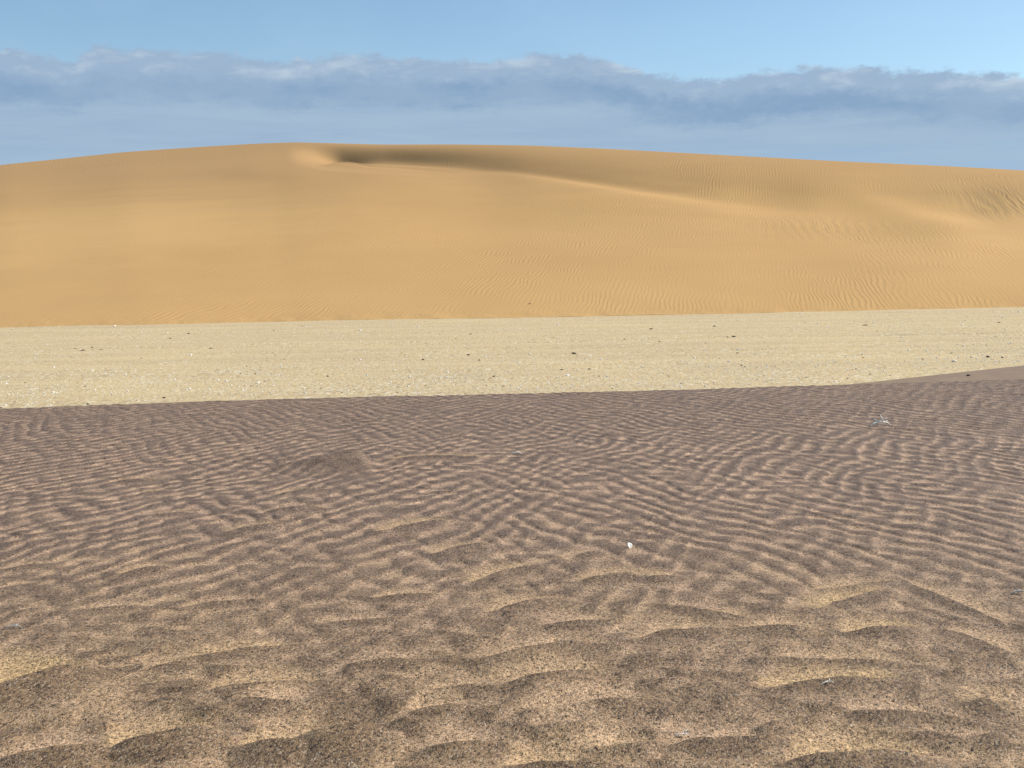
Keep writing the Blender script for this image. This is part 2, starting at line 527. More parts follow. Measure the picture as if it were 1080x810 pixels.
    rp = np.sin(2 * math.pi * ph + 0.6 * np.sin(2 * math.pi * ph))
    ph2 = (X - 0.12 * Y) / 1.25 + 0.8 * fbm(X / 5, Y / 9, 13, 2)
    rp2 = np.sin(2 * math.pi * ph2)
    pat = 0.35 + 0.65 * sstep(fbm(X / 22, Y / 30, 77, 3), -0.35, 0.4)
    rough = np.exp(-((px - 1060) / 55) ** 2 - ((py - 214) / 16) ** 2) + 0.6 * np.exp(-((px - 870) / 70) ** 2 - ((py - 243) / 12) ** 2)
    wallr = sstep(px, 380, 520) * (1 - sstep(py, 190, 235))
    amp = 0.0108 * pat * (0.35 + 0.9 * sstep(fbm(X / 3.0, Y / 6.0, 78, 2), -0.5, 0.5)) * (1.35 - 0.35 * sstep(px, 150, 600)) * (1 + 0.35 * wallr + 0.9 * rough)
    amp *= sstep(t, 0.0, 0.04)
    # wavelets fade where the mesh gets too coarse for them, far to the sides
    amp *= 1 - sstep(np.abs(Ug), 0.52, 0.54)
    rip = amp * rp + 0.022 * rough * rp2 * np.maximum(0.2, noise2(X / 2.5, Y / 4, 21) + 0.5)
    Z = Z + rip
    # ragged foot: tongues of sand run out unevenly over the gravel
    Z = Z - (1 - sstep(t, 0.0, 0.06)) * (0.04 + 0.06 * fbm(X / 2.5, Y / 3.0, 19, 4))
    Z[0] -= 0.25
    sort = np.clip(0.5 * rough * (0.5 - 0.5 * rp2) + 0.12 * pat * (0.5 - 0.5 * rp), 0, 1)
    # crest rounds over and the back falls away
    Yc, Zc, Xc = Y[-1], Z[-1], X[-1]
    rows = []
    for dy in (1.5, 4, 9, 18, 35, 60, 90):
        dz = ec * dy - 0.0009 * dy * dy * 4 - (0.10 * dy if dy > 4 else 0.02 * dy)
        rows.append((Xc + u * dy, Yc + dy, np.maximum(Zc + np.minimum(dz, 0.05) - 0.002 * dy * dy, -0.5)))
    X = np.concatenate([X] + [r[0][None] for r in rows]); Y = np.concatenate([Y] + [r[1][None] for r in rows])
    Z = np.concatenate([Z] + [r[2][None] for r in rows])
    sort = np.concatenate([sort, np.zeros((len(rows), len(u)))])
    # flank ends sink into the plain
    Z = Z - sstep(np.abs(X / Y), 1.05, 1.40) * (Z + 0.3)
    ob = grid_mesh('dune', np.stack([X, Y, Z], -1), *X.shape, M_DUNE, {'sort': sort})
    ob['kind'] = 'structure'
    return X, Y, Z, u


DX, DY, DZ, DU = build_dune()

# ------------------------------------------------------------------ dark rippled sand in front
ZF = 0.8
CREST = [(-400, 441), (0, 431), (200, 424), (400, 418), (540, 415.3), (700, 411.5), (900, 405.5), (1080, 400), (1500, 388)]
# single sand wavelets read off the photograph: x0,y0,x1,y1, height (m), yellow
WAVELETS = [
    (-60, 742, 125, 688, .075, 1.5), (150, 706, 218, 694, .02, .5), (180, 694, 330, 676, .025, .6), (208, 729, 352, 713, .03, .6),
    (95, 788, 245, 760, .06, .7), (-20, 800, 140, 782, .05, .25), (235, 786, 372, 783, .05, .6), (290, 768, 428, 761, .075, -1.0),
    (385, 627, 470, 623, .02, .4), (510, 642, 612, 624, .035, .5), (485, 690, 668, 672, .045, .35), (505, 717, 665, 700, .045, .45),
    (430, 727, 545, 720, .03, .1), (528, 747, 725, 733, .045, .3), (428, 747, 500, 741, .02, .4), (550, 764, 660, 757, .035, .2),
    (430, 790, 560, 778, .035, .1), (525, 806, 690, 795, .05, .6), (690, 632, 800, 650, .025, .2), (655, 671, 790, 657, .03, .35),
    (775, 655, 885, 664, .035, .1), (858, 637, 945, 612, .025, .8), (888, 662, 985, 655, .035, .8), (975, 655, 1075, 688, .02, .4),
    (785, 720, 965, 709, .03, .75), (825, 792, 1010, 788, .05, .7), (690, 784, 845, 772, .035, .2), (1000, 712, 1095, 762, .03, .5),
    (935, 600, 1075, 660, .018, .35), (262, 481, 402, 474, .12, -2.0), (396, 482, 520, 480, .035, .9), (108, 506, 178, 501, .03, .7),
    (140, 519, 190, 514, .025, .5), (290, 520, 350, 514, .03, .6), (275, 538, 350, 533, .035, .3), (232, 560, 312, 550, .03, .4),
    (392, 557, 492, 545, .04, .65), (452, 578, 535, 567, .045, .45), (490, 609, 585, 589, .035, .6), (598, 608, 725, 600, .035, .6),
    (595, 588, 640, 578, .02, .3), (118, 603, 190, 595, .03, .6), (0, 600, 60, 592, .02, .4),
    (140, 545, 215, 540, .02, .3), (660, 606, 730, 604, .03, .2), (850, 618, 960, 606, .02, .4), (780, 690, 1000, 700, .02, .2),
    (330, 655, 430, 648, .02, .2), (60, 645, 170, 636, .02, .3), (560, 660, 660, 650, .02, .1), (1010, 740, 1090, 735, .03, .4),
    (600, 785, 700, 780, .03, .4), (180, 640, 300, 628, .02, .25), (630, 455, 660, 456, .04, .0),
    (925, 450, 985, 452, .02, .5), (240, 735, 330, 742, .03, .1), (360, 700, 470, 692, .025, .2), (880, 745, 1000, 752, .025, .2),
]
BANK_TOP = [(700, 424), (860, 411), (880, 406.5), (920, 402.5), (960, 398), (1020, 391.5), (1080, 385), (1200, 372), (1400, 358)]


def field_height(X, Y, want_attr=False):
    U = X / Y
    cp = np.array([at(*p, ZF) for p in CREST])
    cuu = cp[:, 0] / cp[:, 1]
    Yc = np.interp(U, cuu, cp[:, 1])
    Yc = Yc + 0.05 * noise2(U * 25, U * 0 + 0.5, 6)
    z = np.full_like(X, ZF)
    z += 0.02 * fbm(X / 3.5, Y / 3.5, 41, 2) * (1 - sstep(Y, Yc - 4, Yc - 0.5))
    # Every set of ripples has the same section: a long dark face rising away from the viewer to a
    # sharp crest, a short steep back, and pale sand left lying in the trough behind it.
    def saw(p, c=0.80):
        q = p - np.floor(p)
        up = np.clip(q / c, 0, 1)
        h = np.where(q < c, 0.35 * up + 0.65 * up * up * (1.6 - 0.6 * up), 0.5 + 0.5 * np.cos((q - c) / (1 - c) * math.pi))
        pl = np.where(q < c, 1 - sstep(q, 0.12, 0.72), sstep(q, c + 0.04, 1.0))
        return h, pl

    near = 1 - sstep(Y, 4.0, 7.2)
    base_pale = 0.30 - 0.10 * near + 0.25 * fbm(X / 0.5, Y / 0.7, 45, 2)

    def layers(sets):
        best = np.full_like(X, 0.0); pal = base_pale.copy()
        for p, amp, mod, c in sets:
            h, pl = saw(p, c)
            hh = amp * mod * h
            win = hh - amp * 0.10 > best
            best = np.where(win, hh - amp * 0.10, best)
            pal = np.where(win, base_pale * (1 - mod) + pl * mod, pal)
        return best, pal

    # lattice of the middle ground: two oblique sets running away from the viewer
    wgt = sstep(fbm(X / 2.6, Y / 4.0, 90, 2) + 1.2 * U - 0.05, -0.55, 0.55)
    mod1 = sstep(fbm(X / 0.42, Y / 0.75, 55, 2), -0.7, 0.2)
    mod2 = sstep(fbm(X / 0.40, Y / 0.70, 56, 2), -0.7, 0.2)
    mod3 = sstep(fbm(X / 0.50, Y / 0.60, 57, 2), -0.35, 0.5)
    aB = 0.015 * (1 - 0.2 * sstep(Y, Yc - 4.0, Yc)) * (1 - 0.35 * near)
    def wav(p):
        a = 2 * math.pi * p
        return np.sin(a + 0.55 * np.sin(a))
    wob = 0.85 * noise2(X / 0.85, Y / 1.5, 61) + 0.24 * noise2(X / .2, Y / .4, 62)
    wob2 = 0.85 * noise2(X / 0.85, Y / 1.5, 67) + 0.24 * noise2(X / .2, Y / .4, 68)
    w1 = (0.45 + 0.55 * wgt) * (0.18 + 0.82 * mod1); w2 = (1.0 - 0.45 * wgt) * (0.18 + 0.82 * mod2)
    sB = (w1 * wav(X / 0.205 + Y / 0.41 + wob) + w2 * wav(-X / 0.205 + Y / 0.41 + wob2)
          + 0.75 * mod3 * wav((Y + 0.22 * X) / 0.31 + 0.9 * noise2(X / 0.9, Y / 0.9, 69) + 0.2 * noise2(X / .25, Y / .3, 70)))
    hB = aB * 0.36 * sB
    pB = np.clip(0.88 - 0.88 * sstep(sB, -1.35, 0.60) + 0.12 * fbm(X / 0.5, Y / 0.7, 45, 2), 0, 1)
    # broad overlapping wavelets of the foreground
    sets = []
    for k, (tilt, lam, sd) in enumerate(((-0.22, 0.25, 22), (0.12, 0.30, 23), (0.38, 0.27, 24), (-0.05, 0.38, 25), (0.22, 0.22, 26))):
        md = sstep(fbm(X / 0.36, Y / 0.34, 200 + sd, 2), -0.25, 0.45)
        am = (0.025 if k != 3 else 0.030) * (0.12 + 0.88 * near)
        sets.append(((Y + tilt * X) / lam + 0.42 * k + 0.6 * noise2(X / 1.1, Y / 0.9, sd) + 0.13 * noise2(X / .3, Y / .3, sd + 40), am, md * (0.25 + 0.75 * near), 0.80))
    hA, pA = layers(sets)
    hz = hA + hB * (1 - 0.45 * near)
    pale = pB * (1 - 0.62 * near) + pA * 0.62 * near
    yel = np.zeros_like(X); wz = np.zeros_like(X); wdip = np.zeros_like(X); cover = np.zeros_like(X)
    for i, (x0, y0, x1, y1, h, ye) in enumerate(WAVELETS):
        a0, b0 = at(x0, y0, ZF + h); a1, b1 = at(x1, y1, ZF + h)
        L = math.hypot(a1 - a0, b1 - b0)
        cx, cy = (a0 + a1) / 2, (b0 + b1) / 2
        ext = L * 0.7 + 8 * h + 0.5
        sel = (np.abs(X - cx) < ext) & (np.abs(Y - cy) < ext)
        if not sel.any():
            continue
        x = X[sel]; y = Y[sel]
        ux, uy = (a1 - a0) / L, (b1 - b0) / L
        s_ = ((x - cx) * ux + (y - cy) * uy) / (L / 2)
        nrm = -(x - cx) * uy + (y - cy) * ux
        bow = 0.08 * L * ((i * 37 % 10) / 10 - 0.5)
        nrm = nrm + bow * (1 - s_ * s_) + 0.05 * L * noise2(s_ * 1.1 + i * 7.3, s_ * 0 + i, 71) + 0.008 * noise2(x / .10, y / .10, 72)
        tap = np.clip(1 - np.abs(s_) ** 2.4, 0, 1) ** 1.4
        if ye < -1.5:                                   # the one low mound: long to the left, short to the right
            tap = sstep(s_, -1.0, 0.5) * (1 - sstep(s_, 0.6, 1.0))
        wn = (6.0 * h + 0.10) * (0.4 + 0.6 * tap)
        wb = 1.5 * h + 0.012
        wf = (5.0 * h + 0.14 + 0.12 * max(ye - .5, 0) + 0.8 * max(ye - 1.0, 0)) * (0.3 + 0.7 * tap)
        up = np.clip(1 + nrm / wn, 0, 1)
        front = 0.3 * up + 0.7 * up * up
        back = 1 - sstep(nrm, 0, wb)
        g = h * tap * np.where(nrm < 0, front, back)
        dip = -0.35 * h * tap * sstep(nrm, 0, wb) * (1 - sstep(nrm, wb, wf * 1.3))
        wz[sel] = np.maximum(wz[sel], g)
        wdip[sel] = np.minimum(wdip[sel], dip)
        hold = 0.85 * tap * np.where(nrm < 0, sstep(up, 0.1, 0.6), 1 - sstep(nrm, wf * 0.5, wf * 1.2))
        cover[sel] = np.maximum(cover[sel], hold)
        if ye < -1.5:
            front = 0.15 * up + 0.85 * up ** 1.3 * (2 - up)
            front = np.clip(front, 0, 1)
        pl = np.where(nrm < 0, 1 - sstep(up, 0.15, 0.75), sstep(nrm, 0, wb * .6) * (1 - 0.6 * sstep(nrm, wf * .4, wf)))
        if ye < 0:
            pl = pl * 0.1  # front kept dark; on the mound this colour stands in for shade
        pale[sel] = pale[sel] * (1 - hold) + pl * hold
        yy = min(max(ye, 0) * 1.05, 1) * sstep(tap, 0.0, 0.5) * sstep(nrm, 0.0, wb * .5) * (1 - sstep(nrm, wf * 0.25, wf * 1.25))
        if ye < -1.5:
            yy = 0.05 * hold * (nrm < 0)
        yel[sel] = np.maximum(yel[sel] * np.where(nrm < 0, 1 - 0.7 * hold * sstep(up, .4, .9), 1), yy)
    z = z + hz * (1 - 0.85 * cover) + wz + wdip
    # --- beyond the crest the sand drops to the plain
    drop = np.clip(Y - Yc, 0, None)
    fall = np.where(drop > 0, 0.85 * sstep(drop, -0.35, 4.5) - 0.85 * float(sstep(np.array(0.0), -0.35, 4.5)) + 0.06 * np.minimum(drop, 2), 0)
    zz = z - fall
    # --- smooth tan bank behind, rising to the right
    bt = np.array([ray_ue(*p) for p in BANK_TOP])
    Yb = 23.5
    eb = np.interp(U, bt[:, 0], bt[:, 1])
    hb = ZC + eb * Yb
    hb = np.where(U < bt[0, 0], -0.6, hb)
    prof = np.where(Y < Yb, hb - 0.075 * (Yb - Y) - 0.004 * (Yb - Y) ** 2, hb - 0.30 * (Y - Yb) - 0.05 * (Y - Yb) ** 2)
    bank = np.where(prof > zz, 1.0, 0.0) * (drop > 0.2)
    zz = np.where(drop > 0.2, np.maximum(zz, prof), zz)
    zz = np.maximum(zz, -0.35)
    if not want_attr:
        return zz
    # pale quartz sand lies in the troughs, dark heavy grains on the faces and crests
    near2 = 1 - sstep(Y, 4.2, 9.0)
    far2 = sstep(Y, 9.5, 15.5)
    pale = np.clip(pale * (1 - 0.35 * far2) * (1 - 0.10 * near2) + 0.10 * fbm(X / 0.2, Y / 0.3, 46, 2), 0, 1)
    # yellow sand shows through towards the foreground
    ybase = near2 * pale * (0.15 + 0.45 * sstep(fbm(X / 1.1, Y / 0.8, 99, 3), -0.3, 0.6)) + 0.05 * near2
    yel = np.clip(np.maximum(yel, ybase), 0, 1)
    return zz, dict(yellow=yel * (1 - bank), pale=pale * (1 - bank), bank=bank)


def build_field():
    ui = np.linspace(-0.53, 0.53, 1150)
    u = np.concatenate([np.linspace(-1.3, -0.535, 120), ui, np.linspace(0.535, 1.3, 120)])
    y = np.concatenate([np.linspace(-3.0, 2.3, 14), np.geomspace(2.5, 18.5, 980), np.linspace(18.6, 30, 130)])
    Yg = np.broadcast_to(y[:, None], (len(y), len(u)))
    Xg = u[None, :] * np.maximum(Yg, 2.5)
    Xg = np.ascontiguousarray(Xg); Yg = np.ascontiguousarray(Yg)
    Ys = np.maximum(Yg, 2.5)
    Z, A = field_height(Xg, Ys, True)
    ob = grid_mesh('rippled_sand', np.stack([Xg, Yg, Z], -1), *Xg.shape, M_DARK, A)
    ob['kind'] = 'structure'


build_field()


def field_z(x, y):
    return float(field_height(np.array([[x]]), np.array([[y]]))[0, 0])


def field_at(px, py):
    """where the line of sight at a sheet position meets the dark sand"""
    x, y, dz = ray(px, py)
    t0 = 2.4
    ts = np.linspace(2.4, 27, 4000)
    X = (x * ts)[None]; Y = (y * ts)[None]
    h = field_height(X, Y)[0]
    hit = np.argmax(ZC + dz * ts <= h)
    return float(X[0, hit]), float(Y[0, hit]), float(h[hit])


# ------------------------------------------------------------------ small things
def simple_mat(name, c1, c2, scale=40, rough=0.85):
    m, T, b = new_mat(name, rough, 0.2)
    tc = T.node('ShaderNodeTexCoord').outputs['Object']
    n = T.noise(tc, scale, 4, 0.6)
    T.l.new(T.mix(T.ss(n, 0.3, 0.7), c1, c2), b.inputs['Base Color'])
    T.l.new(bump(T, n, 0.4, 0.01), b.inputs['Normal'])
    return m


M_WHITE = simple_mat('white_quartz', (0.90, 0.87, 0.79), (0.82, 0.78, 0.68))
M_BLACK = simple_mat('black_stone', (0.022, 0.019, 0.017), (0.05, 0.042, 0.036))
M_BROWN = simple_mat('brown_stone', (0.15, 0.105, 0.065), (0.25, 0.185, 0.115))
M_TWIG = simple_mat('bleached_wood', (0.86, 0.82, 0.74), (0.74, 0.68, 0.58), 60)
M_SHELL = simple_mat('white_shell', (0.88, 0.86, 0.80), (0.80, 0.77, 0.70), 90, 0.5)
M_GREYBARK = simple_mat('grey_wood', (0.46, 0.43, 0.40), (0.30, 0.27, 0.24), 60)


def tag(o, label, cat, group=None):
    o['label'] = label; o['category'] = cat
    if group:
        o['group'] = group
    return o


def stone_mesh(name, mat, seed, flat=0.6, sub=2, jag=0.22):
    rnd = random.Random(seed)
    bm = bmesh.new()
    bmesh.ops.create_icosphere(bm, subdivisions=sub, radius=0.5)
    planes = [(Vector((rnd.gauss(0, 1), rnd.gauss(0, 1), rnd.gauss(0, 1))).normalized(), rnd.uniform(.30, .43)) for _ in range(9)]
    for v in bm.verts:
        p = v.co.copy()
        for n, dd in planes:                       # broken facets
            k = p.dot(n) - dd
            if k > 0:
                p -= n * k * 0.85
        p *= 1 + rnd.uniform(-jag, jag) * 0.25
        p.z *= flat
        v.co = p
    me = bpy.data.meshes.new(name)
    bm.to_mesh(me); bm.free()
    for f in me.polygons:
        f.use_smooth = False
    me.materials.append(mat)
    return me


def tube_bm(bm, pts, rads, sides=6):
    rings = []
    for i, p in enumerate(pts):
        p = Vector(p)
        a = Vector(pts[max(i - 1, 0)]); b = Vector(pts[min(i + 1, len(pts) - 1)])
        d = (b - a).normalized()
        s = d.cross(Vector((0.1, 0.2, 1))).normalized(); q = s.cross(d)
        rings.append([bm.verts.new(p + rads[i] * (math.cos(k * 2 * math.pi / sides) * s + math.sin(k * 2 * math.pi / sides) * q)) for k in range(sides)])
    for r0, r1 in zip(rings, rings[1:]):
        for k in range(sides):
            bm.faces.new((r0[k], r0[(k + 1) % sides], r1[(k + 1) % sides], r1[k]))
    bm.faces.new(rings[0][::-1]); bm.faces.new(rings[-1])


def mesh_obj(name, bm, mat, parent=None, smooth=True):
    me = bpy.data.meshes.new(name)
    bmesh.ops.recalc_face_normals(bm, faces=bm.faces)
    bm.to_mesh(me); bm.free()
    for f in me.polygons:
        f.use_smooth = smooth
    me.materials.append(mat)
    o = bpy.data.objects.new(name, me)
    sc.collection.objects.link(o)
    o.parent = parent
    return o


def twig(px, py, size, rot, label, branches, mat, seed, lift=0.012):
    """a dry twig: a bent stem with side branches, lying on the sand"""
    rnd = random.Random(seed)
    x, y, z = field_at(px, py)
    e = bpy.data.objects.new('twig', None)
    sc.collection.objects.link(e)
    e.location = (x, y, z); e.rotation_euler = (0, 0, rot)
    tag(e, label, 'twig')
    r = size * 0.042
    pts = []
    for i in range(7):
        f = i / 6 - 0.5
        pts.append((f * size, rnd.uniform(-.05, .05) * size, lift + 0.10 * size * math.sin((f + .5) * math.pi) + rnd.uniform(0, .02) * size))
    pts[0] = (pts[0][0], pts[0][1], r * .3); pts[-1] = (pts[-1][0], pts[-1][1], r * .3)
    bm = bmesh.new()
    tube_bm(bm, pts, [r * k for k in (.7, .95, 1.1, 1.15, 1.0, .8, .5)])
    mesh_obj('stem', bm, mat, e)
    for (f, dx, dy, dz) in branches:
        i = f * 6; k = int(i); w = i - k
        p0 = Vector(pts[k]).lerp(Vector(pts[min(k + 1, 6)]), w)
        d = Vector((dx, dy, dz)) * size
        bend = Vector((rnd.uniform(-.04, .04), rnd.uniform(-.04, .04), .03)) * size
        bm = bmesh.new()
        tube_bm(bm, [p0, p0 + d * .5 + bend, p0 + d], [r * .8, r * .65, r * .4])
        mesh_obj('branch', bm, mat, e)
    return e


twig(929, 449.5, 0.25, R(12), 'forked bleached white twig lying far out on the dark rippled sand, upper right',
     [(.55, -.05, .12, .30), (.5, .22, -.1, .18), (.35, -.10, .14, .16), (.7, .14, .1, .06)], M_TWIG, 3, 0.02)
twig(719, 778, 0.058, R(10), 'thin pale twig with a hooked end on the sand at the bottom of the view',
     [(.8, -.10, .1, .30), (.72, .16, .05, .22)], M_TWIG, 5, 0.006)
twig(13, 663, 0.085, R(14), 'pale grey sliver of wood half buried in sand at the left edge',
     [(.6, .22, .08, .03)], M_GREYBARK, 8, 0.004)
twig(1075, 626.5, 0.085, R(12), 'frayed grey twig of parallel strands at the right edge of the sand',
     [(.2, .45, .10, .10), (.35, .42, -.12, .04), (.1, .3, .22, .08)], M_GREYBARK, 13, 0.006)
twig(873, 722, 0.055, R(18), 'tiny white Y-shaped twig on dark sand below a yellow patch',
     [(.55, .22, -.22, .02), (.6, .2, .2, .12)], M_TWIG, 21, 0.005)
twig(545, 479, 0.11, R(4), 'thin pale straw lying right of the small dark sand mound',
     [(.5, .2, .08, .06)], M_TWIG, 34, 0.006)


def shell(px, py, size, label):
    """broken half of a white shell standing in the sand"""
    x, y, z = field_at(px, py)
    bm = bmesh.new()
    n, mrows = 12, 7
    rows = []
    for side in (0.0, 0.06):
        for j in range(mrows):
            t = j / (mrows - 1)
            row = []
            for i in range(n):
                a = (i / (n - 1) - .5) * 1.9
                rad = t * (1 + 0.05 * math.cos(i * 2.6))
                row.append(bm.verts.new((math.sin(a) * rad * .5, side + 0.28 * (1 - t * t) * math.cos(a * .7), math.cos(a) * rad)))
            rows.append(row)
    for b0 in (0, mrows):
        for j in range(mrows - 1):
            for i in range(n - 1):
                q = (rows[b0 + j][i], rows[b0 + j][i + 1], rows[b0 + j + 1][i + 1], rows[b0 + j + 1][i])
                bm.faces.new(q if b0 else q[::-1])
    for i in range(n - 1):
        bm.faces.new((rows[mrows - 1][i], rows[mrows - 1][i + 1], rows[2 * mrows - 1][i + 1], rows[2 * mrows - 1][i]))
    for j in range(mrows - 1):
        for i in (0, n - 1):
            bm.faces.new((rows[j][i], rows[j + 1][i], rows[mrows + j + 1][i], rows[mrows + j][i]))
    o = mesh_obj('shell', bm, M_SHELL)
    o.location = (x, y, z - size * .12); o.scale = (size,) * 3
    o.rotation_euler = (R(-40), R(-14), R(55))
    tag(o, label, 'shell')


shell(668.5, 578.5, 0.052, 'small white shell fragment standing upright in the rippled dark sand')

# --- stones on the plain ------------------------------------------------
W_ME = [stone_mesh('white_pebble', M_WHITE, 10 + i, f) for i, f in enumerate((.6, .75, .5, .65))]
B_ME = [stone_mesh('dark_stone', M_BLACK, 30 + i, f) for i, f in enumerate((.6, .7, .45))]
T_ME = [stone_mesh('brown_stone', M_BROWN, 50 + i, f) for i, f in enumerate((.55, .65, .4))]
rng = random.Random(4)


def put_stone(me, kind, px, py, w, label, cat, group=None, ground=None, h=1.0):
    """w = breadth in sheet pixels"""
    if ground is None:
        x, y = at(px, py, 0.0); z = plain_z(x, y)
    else:
        x, y, z = ground
    size = w * y / FPX
    o = bpy.data.objects.new(kind, me)
    sc.collection.objects.link(o)
    o.location = (x, y, z + size * 0.12 * h)
    o.scale = (size * rng.uniform(.95, 1.15), size * rng.uniform(.7, 1.0), size * h)
    o.rotation_euler = (rng.uniform(-.2, .2), rng.uniform(-.2, .2), rng.uniform(0, 6.28))
    return tag(o, label, cat, group)


GD = 'stones scattered on the gravel plain'
# stones one can point at
named = [
    (B_ME[0], 'dark_stone', 1041.5, 377.3, 4.6, 'black stone on pale gravel near the right edge, largest dark stone there', 1.1, 'f'),
    (B_ME[1], 'dark_stone', 1057.0, 377.6, 2.6, 'small black stone just right of the biggest black stone on the plain', 1.1, 'f'),
    (B_ME[2], 'dark_stone', 1021.0, 396.3, 5.2, 'long black stone lying alone on the smooth tan sand bank', .85, 'b'),
    (W_ME[0], 'white_pebble', 1006.3, 381.3, 6.0, 'broad white stone on gravel just above the tan sand bank', .9, 'f'),
    (W_ME[1], 'white_pebble', 1074.5, 329.3, 3.4, 'white stone alone at the dune foot by the right edge', 1, 'f'),
    (W_ME[2], 'white_pebble', 121.0, 344.8, 3.6, 'white stone at the dune foot on the left', 1.1, 'f'),
    (B_ME[0], 'dark_stone', 173.0, 420.6, 3.6, 'black stone by the edge of the dark sand, left of centre', 1, 'f'),
    (B_ME[1], 'dark_stone', 92.5, 426.6, 3.0, 'black stone touching the edge of the dark sand, far left', 1, 'f'),
    (B_ME[2], 'dark_stone', 1.0, 430.0, 3.2, 'black stone cut by the left edge of the view', 1, 'f'),
    (B_ME[2], 'dark_stone', 605.5, 373.6, 6.2, 'thin flat black stone in the middle of the plain', .75, 'f'),
    (B_ME[1], 'dark_stone', 621.5, 388.6, 2.6, 'small black stone below the thin flat black one', 1.2, 'f'),
    (B_ME[0], 'dark_stone', 494.0, 374.4, 4.0, 'black stone on the wheel track just left of centre', .9, 'f'),
    (B_ME[1], 'dark_stone', 505.5, 380.5, 2.8, 'small black stone below and right of the one on the wheel track', .9, 'f'),
    (B_ME[0], 'dark_stone', 521.0, 397.3, 3.8, 'black stone among white pebbles at the middle front of the plain', .9, 'f'),
    (B_ME[1], 'dark_stone', 446.2, 379.7, 2.8, 'small black stone left of the stone on the wheel track', 1, 'f'),
    (B_ME[0], 'dark_stone', 753.3, 344.5, 3.0, 'dark stone high on the plain near the dune foot, right of centre', 1, 'f'),
    (B_ME[2], 'dark_stone', 767.0, 355.6, 4.2, 'flat dark stone, left one of a close pair right of centre', .6, 'f'),
    (B_ME[1], 'dark_stone', 774.0, 355.2, 5.0, 'flat dark stone, right one of a close pair right of centre', .6, 'f'),
    (T_ME[0], 'brown_stone', 686.5, 347.0, 4.6, 'low brown stone near the dune foot, above a pair of dark lumps', .6, 'f'),
    (B_ME[2], 'dark_stone', 658.5, 358.3, 3.4, 'dark stone with a white pebble beside it, centre right', .8, 'f'),
    (T_ME[1], 'brown_stone', 744.0, 362.0, 2.4, 'small brown stone below the pair of flat dark stones', .8, 'f'),
    (B_ME[1], 'dark_stone', 782.0, 385.0, 2.8, 'dark stone on bare gravel at the front right of the plain', 1, 'f'),
    (B_ME[0], 'dark_stone', 777.5, 373.4, 3.4, 'flat dark stone above the single one at front right', .7, 'f'),
    (T_ME[2], 'brown_stone', 912.0, 343.6, 6.4, 'long low brown stone on the far plain at right', .45, 'f'),
    (T_ME[1], 'brown_stone', 1053.5, 340.0, 4.4, 'low brown stone on the far plain near the right edge', .5, 'f'),
    (T_ME[0], 'brown_stone', 87.5, 370.3, 6.0, 'low dark brown lump, lowest of the cluster on the left plain', .5, 'f'),
    (T_ME[1], 'brown_stone', 97.5, 366.5, 3.0, 'brown lump, upper one of the cluster on the left plain', .9, 'f'),
    (T_ME[2], 'brown_stone', 79.0, 368.5, 5.0, 'low brown lump, leftmost of the cluster on the left plain', .45, 'f'),
    (T_ME[0], 'brown_stone', 106.0, 368.8, 4.4, 'low brown lump, rightmost of the cluster on the left plain', .45, 'f'),
    (T_ME[1], 'brown_stone', 222.5, 367.5, 5.0, 'low brown lump alone on the plain left of centre', .5, 'f'),
    (B_ME[2], 'dark_stone', 199.0, 352.0, 4.2, 'dark stone beside a white pebble, upper left plain', .6, 'f'),
    (T_ME[0], 'brown_stone', 179.5, 357.0, 3.4, 'low brown lump left of the dark stone on the upper left plain', .6, 'f'),
    (T_ME[2], 'brown_stone', 495.5, 353.2, 5.2, 'low brown stone on the upper middle plain', .5, 'f'),
    (T_ME[1], 'brown_stone', 149.0, 377.2, 2.6, 'small brown stone alone on bare left plain', .9, 'f'),
    (B_ME[1], 'dark_stone', 345.5, 396.5, 3.0, 'dark stone among white pebbles, front of plain left of centre', .9, 'f'),
    (B_ME[0], 'dark_stone', 592.5, 389.2, 3.4, 'flat dark stone left of the small black one in mid plain', .6, 'f'),
    (W_ME[3], 'white_pebble', 380.0, 348.8, 4.4, 'flat white stone on the upper plain left of centre', .6, 'f'),
    (W_ME[2], 'white_pebble', 413.5, 343.4, 3.2, 'white stone near the dune foot left of centre', .8, 'f'),
    (W_ME[1], 'white_pebble', 588.0, 343.0, 3.2, 'white stone near the dune foot at centre', .8, 'f'),
    (W_ME[0], 'white_pebble', 598.5, 396.6, 6.0, 'flat pale stone, broadest on the middle front of the plain', .5, 'f'),
]
taken = []
for me, kind, px, py, w, lab, h, where in named:
    g = field_at(px, py) if where == 'b' else None
    put_stone(me, kind, px, py, w, lab, 'stone', GD, g, h)
    taken.append((px, py))

# a dark speck on the dune face just above its foot
u0, e0 = ray_ue(558.8, 320.6)
ci = int(np.argmin(np.abs(DU - u0)))
el_col = (DZ[:420, ci] - ZC) / DY[:420, ci]
ri = int(np.argmin(np.abs(el_col - e0)))
put_stone(T_ME[0], 'brown_stone', 558.8, 320.6, 2.8, 'small brown stone alone on the orange dune face above its foot', 'stone', GD,
          (float(DX[ri, ci]), float(DY[ri, ci]), float(DZ[ri, ci])), .7)


def front_edge(px):
    a = np.interp(px, [p[0] for p in CREST], [p[1] for p in CREST])
    if px > 880:
        a = min(a, np.interp(px, [p[0] for p in BANK_TOP], [p[1] for p in BANK_TOP]))
    return a


def toe_edge(px):
    return np.interp(px, [0, 300, 540, 900, 1080], [345.5, 339, 335, 328, 324])


def density(px, f):
    """how thick the pebbles lie; f = 0 at the dune foot, 1 at the edge of the dark sand"""
    base = np.interp(f, [0, .08, .2, .35, .45, .55, .75, .95, 1], [.35, .2, .18, .10, .08, .35, .8, 1, .8])
    cl = float(fbm(np.array([px / 60.0]), np.array([f * 6.0]), 15, 3)[0])
    return base * (0.25 + 1.1 * max(0.0, 0.45 + cl))


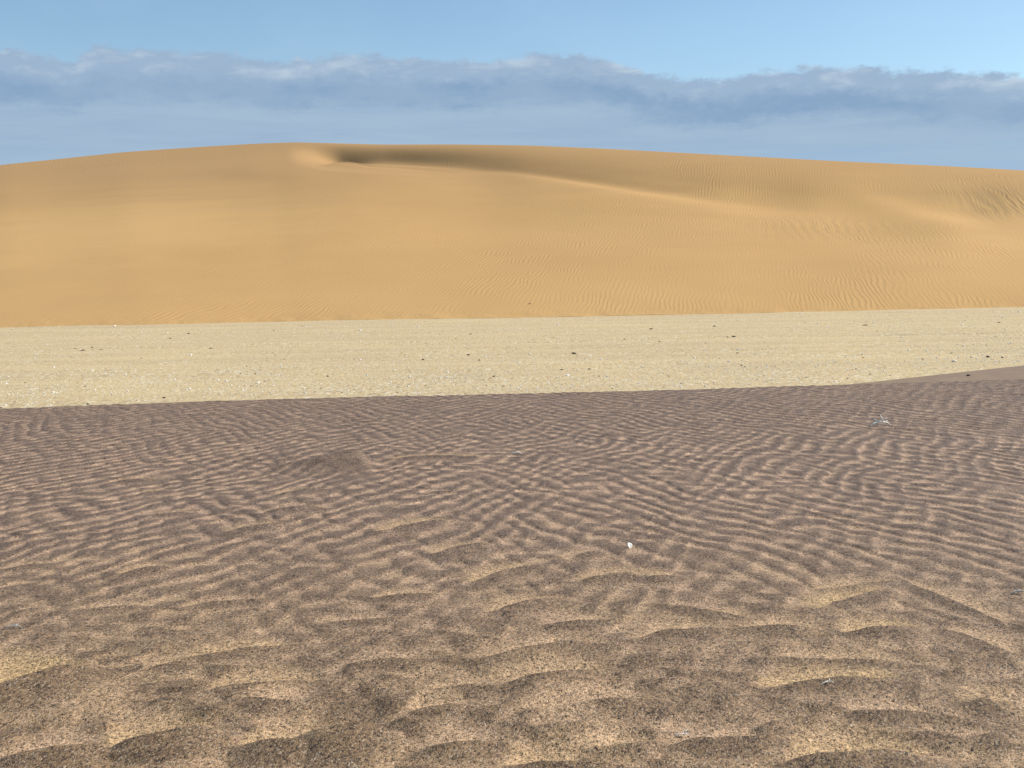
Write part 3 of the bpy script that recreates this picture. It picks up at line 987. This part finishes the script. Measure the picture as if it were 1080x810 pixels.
def scatter(n):
    out = []
    while len(out) < n:
        px = rng.uniform(-15, 1095); f = rng.random() ** 0.8
        if rng.random() > density(px, f):
            continue
        a, b = toe_edge(px) + 1.5, front_edge(px) - 0.8
        py = a + (b - a) * f
        out.append((px, py, f))
    return out


LW = 'small white pebble among many alike on the cream gravel plain'
LB = 'tiny black pebble among many alike on the cream gravel plain'
LT = 'small brown pebble among many alike on the cream gravel plain'
for px, py, f in scatter(255):
    r = rng.random()
    if r < .68:
        put_stone(rng.choice(W_ME), 'white_pebble', px, py, rng.uniform(2.0, 3.3), LW, 'pebble', 'white pebbles on the plain', None, rng.uniform(.8, 1.2))
    elif r < .82:
        put_stone(rng.choice(B_ME), 'black_pebble', px, py, rng.uniform(1.4, 2.2), LB, 'pebble', 'black pebbles on the plain', None, rng.uniform(.8, 1.2))
    else:
        put_stone(rng.choice(T_ME), 'brown_pebble', px, py, rng.uniform(1.6, 2.6), LT, 'pebble', 'brown pebbles on the plain', None, rng.uniform(.7, 1.0))


def gravel_stuff():
    """the uncountable small gravel between the pebbles"""
    rs = np.random.RandomState(8)
    mats = [simple_mat('pale_gravel', (0.84, 0.80, 0.70), (0.72, 0.65, 0.50)), M_BROWN, M_BLACK]
    base = []
    for k in range(4):
        bm = bmesh.new()
        bmesh.ops.create_icosphere(bm, subdivisions=1, radius=0.5)
        base.append((np.array([v.co[:] for v in bm.verts]), np.array([[v.index for v in f.verts] for f in bm.faces])))
        bm.free()
    pts = scatter(6500)
    Vs, Fs, Ms = [], [], []
    off = 0
    for px, py, f in pts:
        x, y = at(px, py, 0.0)
        z0 = plain_z(x, y)
        s = (0.5 + 0.9 * rs.rand() ** 2) * y / FPX * 1.15
        v, fc = base[rs.randint(4)]
        mi = rs.choice(3, p=[.76, .19, .05]); s *= (1.2, .85, .8)[mi]
        a = rs.rand() * 6.28
        vv = v * (1 + 0.35 * (rs.rand(len(v), 1) - .5)) * np.array([s * 1.15, s * .9, s * .7])
        c, sn = math.cos(a), math.sin(a)
        vv = np.stack([vv[:, 0] * c - vv[:, 1] * sn + x, vv[:, 0] * sn + vv[:, 1] * c + y, vv[:, 2] + z0 + s * .05], -1)
        Vs.append(vv); Fs.append(fc + off); off += len(v)
        Ms.append(np.full(len(fc), mi))
    V = np.concatenate(Vs); F = np.concatenate(Fs); Mi = np.concatenate(Ms)
    me = bpy.data.meshes.new('gravel')
    me.from_pydata(V.tolist(), [], F.tolist())
    for m in mats:
        me.materials.append(m)
    me.polygons.foreach_set('material_index', Mi.astype(np.int32))
    o = bpy.data.objects.new('gravel', me)
    sc.collection.objects.link(o)
    o['kind'] = 'stuff'
    o['label'] = 'fine pale and brown gravel strewn over the cream plain'
    o['category'] = 'gravel'


gravel_stuff()
